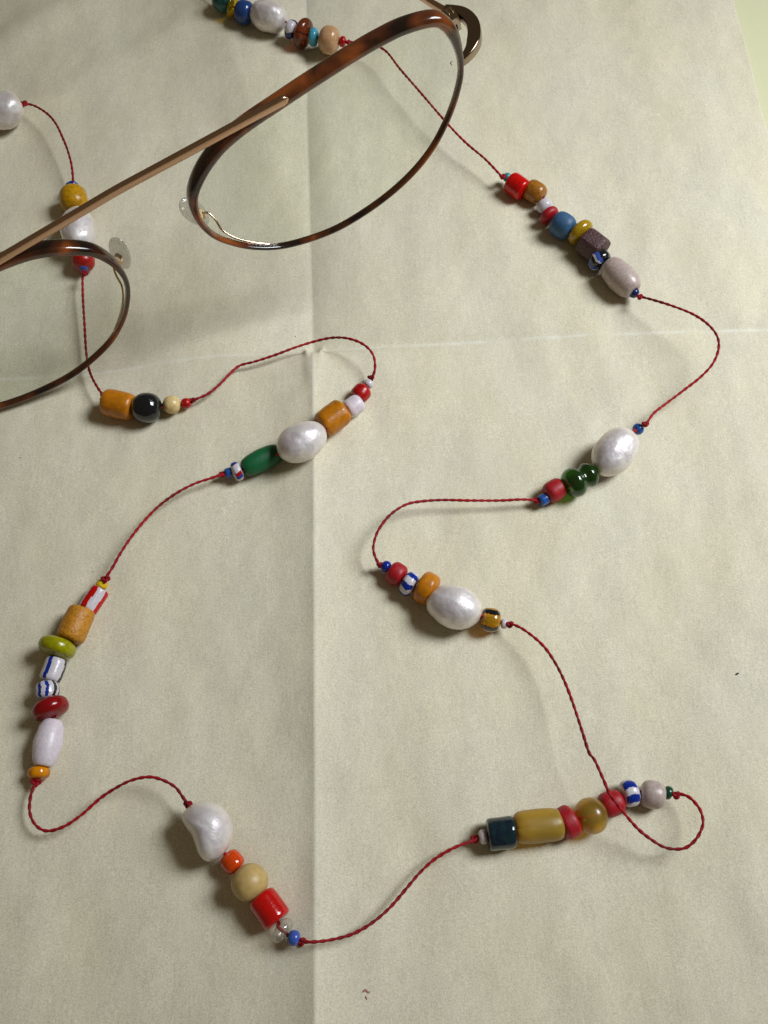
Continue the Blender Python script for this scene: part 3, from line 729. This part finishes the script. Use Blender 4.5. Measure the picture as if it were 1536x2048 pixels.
for side in (1, -1):
    tag = 'right' if side > 0 else 'left'
    ring = catmull([Vector((x, y, 0)) for x, y in RIM], 0.06, True)
    ring = ring if side > 0 else ring[::-1]
    P3 = [g(p.x, p.y, 0, side) for p in ring]
    def rad(i):
        y = ring[i % len(ring)].y; x = ring[i % len(ring)].x
        t = min(max((y - 1.0) / 1.9, 0), 1); t = t * t * (3 - 2 * t)
        if y < 2.6 and x > 1: t *= min(1, max(0, (y - 1.8) / 0.8))
        return 0.043 + 0.070 * t
    v, f = sweep(P3, lambda i, s, n: oval(rad(i), rad(i) * 1.25 + 0.02, 18, 2.6), up=GN, closed=True)
    c = g(1.3, 1.6, 0, side)
    o = mesh('rim', v, f, M_TORT, glasses, loc=c)
    # thin metal eye wire inside the lower rim
    ctr = Vector((1.3, 1.6, 0))
    P4 = [g((p + (ctr - p).normalized() * (rad(i) * 0.85)).x, (p + (ctr - p).normalized() * (rad(i) * 0.85)).y, 0.03, side) for i, p in enumerate(ring)]
    v, f = sweep(P4, lambda i, s, n: oval(0.010, 0.026, 8), up=GN, closed=True)
    mesh('eye_wire', v, f, M_END, glasses, loc=c)
    # lens, slightly domed
    V = []; F = []; K = 10; n = len(ring)
    for layer, th in ((0, -0.02), (1, 0.05)):
        base = len(V)
        V.append(g(ctr.x, ctr.y, th - 0.13, side))
        for k in range(1, K + 1):
            for p in ring:
                q_ = ctr.lerp(p + (ctr - p).normalized() * 0.03, k / K)
                V.append(g(q_.x, q_.y, th - 0.13 * (1 - (k / K) ** 2), side))
        for i in range(n):
            j = (i + 1) % n; F.append((base, base + 1 + i, base + 1 + j) if layer == 0 else (base, base + 1 + j, base + 1 + i))
            for k in range(K - 1):
                a_, b_, c_, d_ = base + 1 + k * n + i, base + 1 + (k + 1) * n + i, base + 1 + (k + 1) * n + j, base + 1 + k * n + j
                F.append((a_, b_, c_, d_) if layer == 0 else (a_, d_, c_, b_))
    B1 = 1 + (K - 1) * n; B2 = B1 + 1 + K * n
    for i in range(n):
        j = (i + 1) % n; F.append((B1 + i, B2 + i, B2 + j, B1 + j))
    mesh('lens', V, F, M_LENS, glasses, loc=c)
    # nose pad and its arm
    pc = (-1.42, 1.38, 0.58) ; 
    pad_c = g(*pc, side)
    # pad plane leans: long axis up, normal towards the nose
    ax1 = (GU * 0.97 - GA * (0.30 * side) + GN * 0.02).normalized()
    nr = (GA * (-0.62 * side) - GN * 0.78).normalized(); ax2 = ax1.cross(nr).normalized()
    V = []; F = []; K = 10; m = 28
    for k in range(K + 1):
        th = math.pi * k / K
        for i in range(m):
            a_ = 2 * math.pi * i / m
            V.append(pad_c + ax1 * (0.40 * math.sin(th) ** .8 * math.cos(a_)) + ax2 * (0.20 * math.sin(th) ** .8 * math.sin(a_) * (1 + .18 * math.cos(a_))) + nr * (0.06 * math.cos(th) + 0.03 * math.sin(th) ** 2 * math.cos(a_) ** 2))
    for k in range(K):
        for i in range(m):
            j = (i + 1) % m; F.append((k * m + i, k * m + j, (k + 1) * m + j, (k + 1) * m + i))
    pad = mesh('nose_pad', V, F, M_PAD, glasses, loc=pad_c)
    bxc = pad_c - nr * 0.10
    V = []; F = []
    for k, (hh_, rr_) in enumerate(((-.05, .05), (-.05, .09), (.03, .09), (.03, .05))):
        for i in range(12):
            a_ = 2 * math.pi * i / 12; V.append(bxc + nr * hh_ + (ax1 * math.cos(a_) * 1.3 + ax2 * math.sin(a_)) * rr_)
    for k in range(3):
        for i in range(12):
            j = (i + 1) % 12; F.append((k * 12 + i, k * 12 + j, (k + 1) * 12 + j, (k + 1) * 12 + i))
    F.append(tuple(range(12))); F.append(tuple(range(36, 48)))
    mesh('pad_box', V, F, M_BRIGHT, pad, smooth=False, loc=bxc)
    arm = catmull([g(-0.50, 0.32, 0.03, side), g(-0.76, 0.54, 0.07, side), g(-1.00, 0.80, 0.12, side), g(-1.14, 1.02, 0.22, side), g(-1.16, 1.20, 0.36, side), g(-1.22, 1.34, 0.46, side), bxc], 0.03)
    v, f = sweep(arm, lambda i, s, n: oval(0.024, 0.024, 8))
    mesh('pad_arm', v, f, M_BRIGHT, glasses, loc=arm[0])
    # end piece
    ex, ey = 3.96, 1.92
    pts = [g(ex - .03, ey, 0.00, side), g(ex + .12, ey, 0.06, side), g(ex + .30, ey, 0.19, side), g(ex + .45, ey, 0.40, side), g(ex + .54, ey, 0.64, side), g(ex + .55, ey, 0.88, side), g(ex + .50, ey, 1.08, side), g(ex + .41, ey, 1.24, side), g(ex + .32, ey, 1.36, side)]
    EP = catmull(pts, 0.04)
    def epsec(i, s, n):
        t = i / (n - 1)
        th = lerp_list([0, .12, .3, .5, .8, 1], [.042, .075, .120, .118, .10, .06], t); ht = lerp_list([0, .2, .5, 1], [.075, .09, .11, .085], t)
        return oval(th, ht, 24, 7)
    v, f = sweep(EP, epsec, up=GU)
    ep = mesh('end_piece', v, f, M_END, glasses, loc=EP[0])
    # hinge: leaves, knuckles and screw
    def boxat(name, x, y, bk, sx, sy, sb, mat, par):
        cc = g(ex + x, ey + y, bk, side); V = []
        for i in (-1, 1):
            for j in (-1, 1):
                for k in (-1, 1): V.append(cc + GA * (i * sx / 2) + GU * (j * sy / 2) - GN * (k * sb / 2))
        o = mesh(name, V, [(0, 1, 3, 2), (4, 6, 7, 5), (0, 4, 5, 1), (2, 3, 7, 6), (0, 2, 6, 4), (1, 5, 7, 3)], mat, par, smooth=False, loc=cc)
        bv = o.modifiers.new('edge', 'BEVEL'); bv.width = 0.012; bv.segments = 2
        return o
    hg = boxat('hinge', .27, .02, 1.03, .24, .29, .34, M_HINGE, ep)
    boxat('hinge_slot_shade', .27, -.02, .857, .11, .10, .012, M_SPECK, ep)  # dark plates on the hinge faces stand in for shade inside slots
    boxat('hinge_slot_shade', .147, -.02, 1.02, .012, .09, .16, M_SPECK, ep)
    for q_ in range(3): boxat('hinge_ridge', .195 + .075 * q_, .175, 1.08, .030, .03, .13, M_BRIGHT, ep)
    for q_ in range(3):
        cc = g(ex + .26, ey - .11 + q_ * .085, 1.20, side); V = []; F = []
        for kk, hh_ in enumerate((-.035, .035)):
            for i in range(14):
                a_ = 2 * math.pi * i / 14; V.append(cc + GU * hh_ + (GA * math.cos(a_) + GN * math.sin(a_)) * .075)
        for i in range(14):
            j = (i + 1) % 14; F.append((i, j, 14 + j, 14 + i))
        F.append(tuple(range(13, -1, -1))); F.append(tuple(range(14, 28)))
        mesh('knuckle', V, F, M_BRIGHT, ep, smooth=False, loc=cc)
    drop = -3.05 if side > 0 else 0.25
    tp = [g(ex + .33, ey, 1.24, side), g(ex + .20, ey, 1.66, side), g(ex + .04, ey - .03, 2.3, side), g(ex - .5, ey + drop * .12, 4.5, side), g(ex - 1.0, ey + drop * .35, 7.5, side), g(ex - 1.3, ey + drop * .68, 10.3, side), g(ex - 1.5, ey + drop, 12.6, side)]
    TP = catmull(tp, 0.12); cut = int(len(TP) * .62)
    v, f = sweep(TP[:cut + 1], lambda i, s, n: oval(.045 + .02 * math.exp(-s * 2), .075, 14, 4), up=GU)
    tm = mesh('temple', v, f, M_GOLD, glasses, loc=TP[0])
    v, f = sweep(TP[cut:], lambda i, s, n: oval(.07 + .05 * i / n, .12 + .10 * math.sin(math.pi * .5 * i / n), 14, 2.6), up=GU)
    mesh('temple_tip', v, f, M_TORT, tm, loc=TP[cut])

# brow bar
bp_ = [(x_, 3.172 + (0.985 - x_) * 0.0215) for x_ in (0.985, 0.3, -0.6, -1.5, GC)]
bp_ = bp_ + [(2 * GC - x, y) for x, y in bp_[-2::-1]]
BP = catmull([g(x, y, -0.15) for x, y in bp_], 0.05)
def barsec(i, s, n):
    e = min(i, n - 1 - i) * 0.05; k = math.sqrt(max(0.03, 1 - max(0, 1 - e / 0.10) ** 2))
    return oval(0.086 * k, 0.055 * (0.5 + 0.5 * k), 20, 3.0)
v, f = sweep(BP, barsec, up=GN)
mesh('brow_bar', v, f, M_GOLD, glasses, loc=g(GC, 3.24))
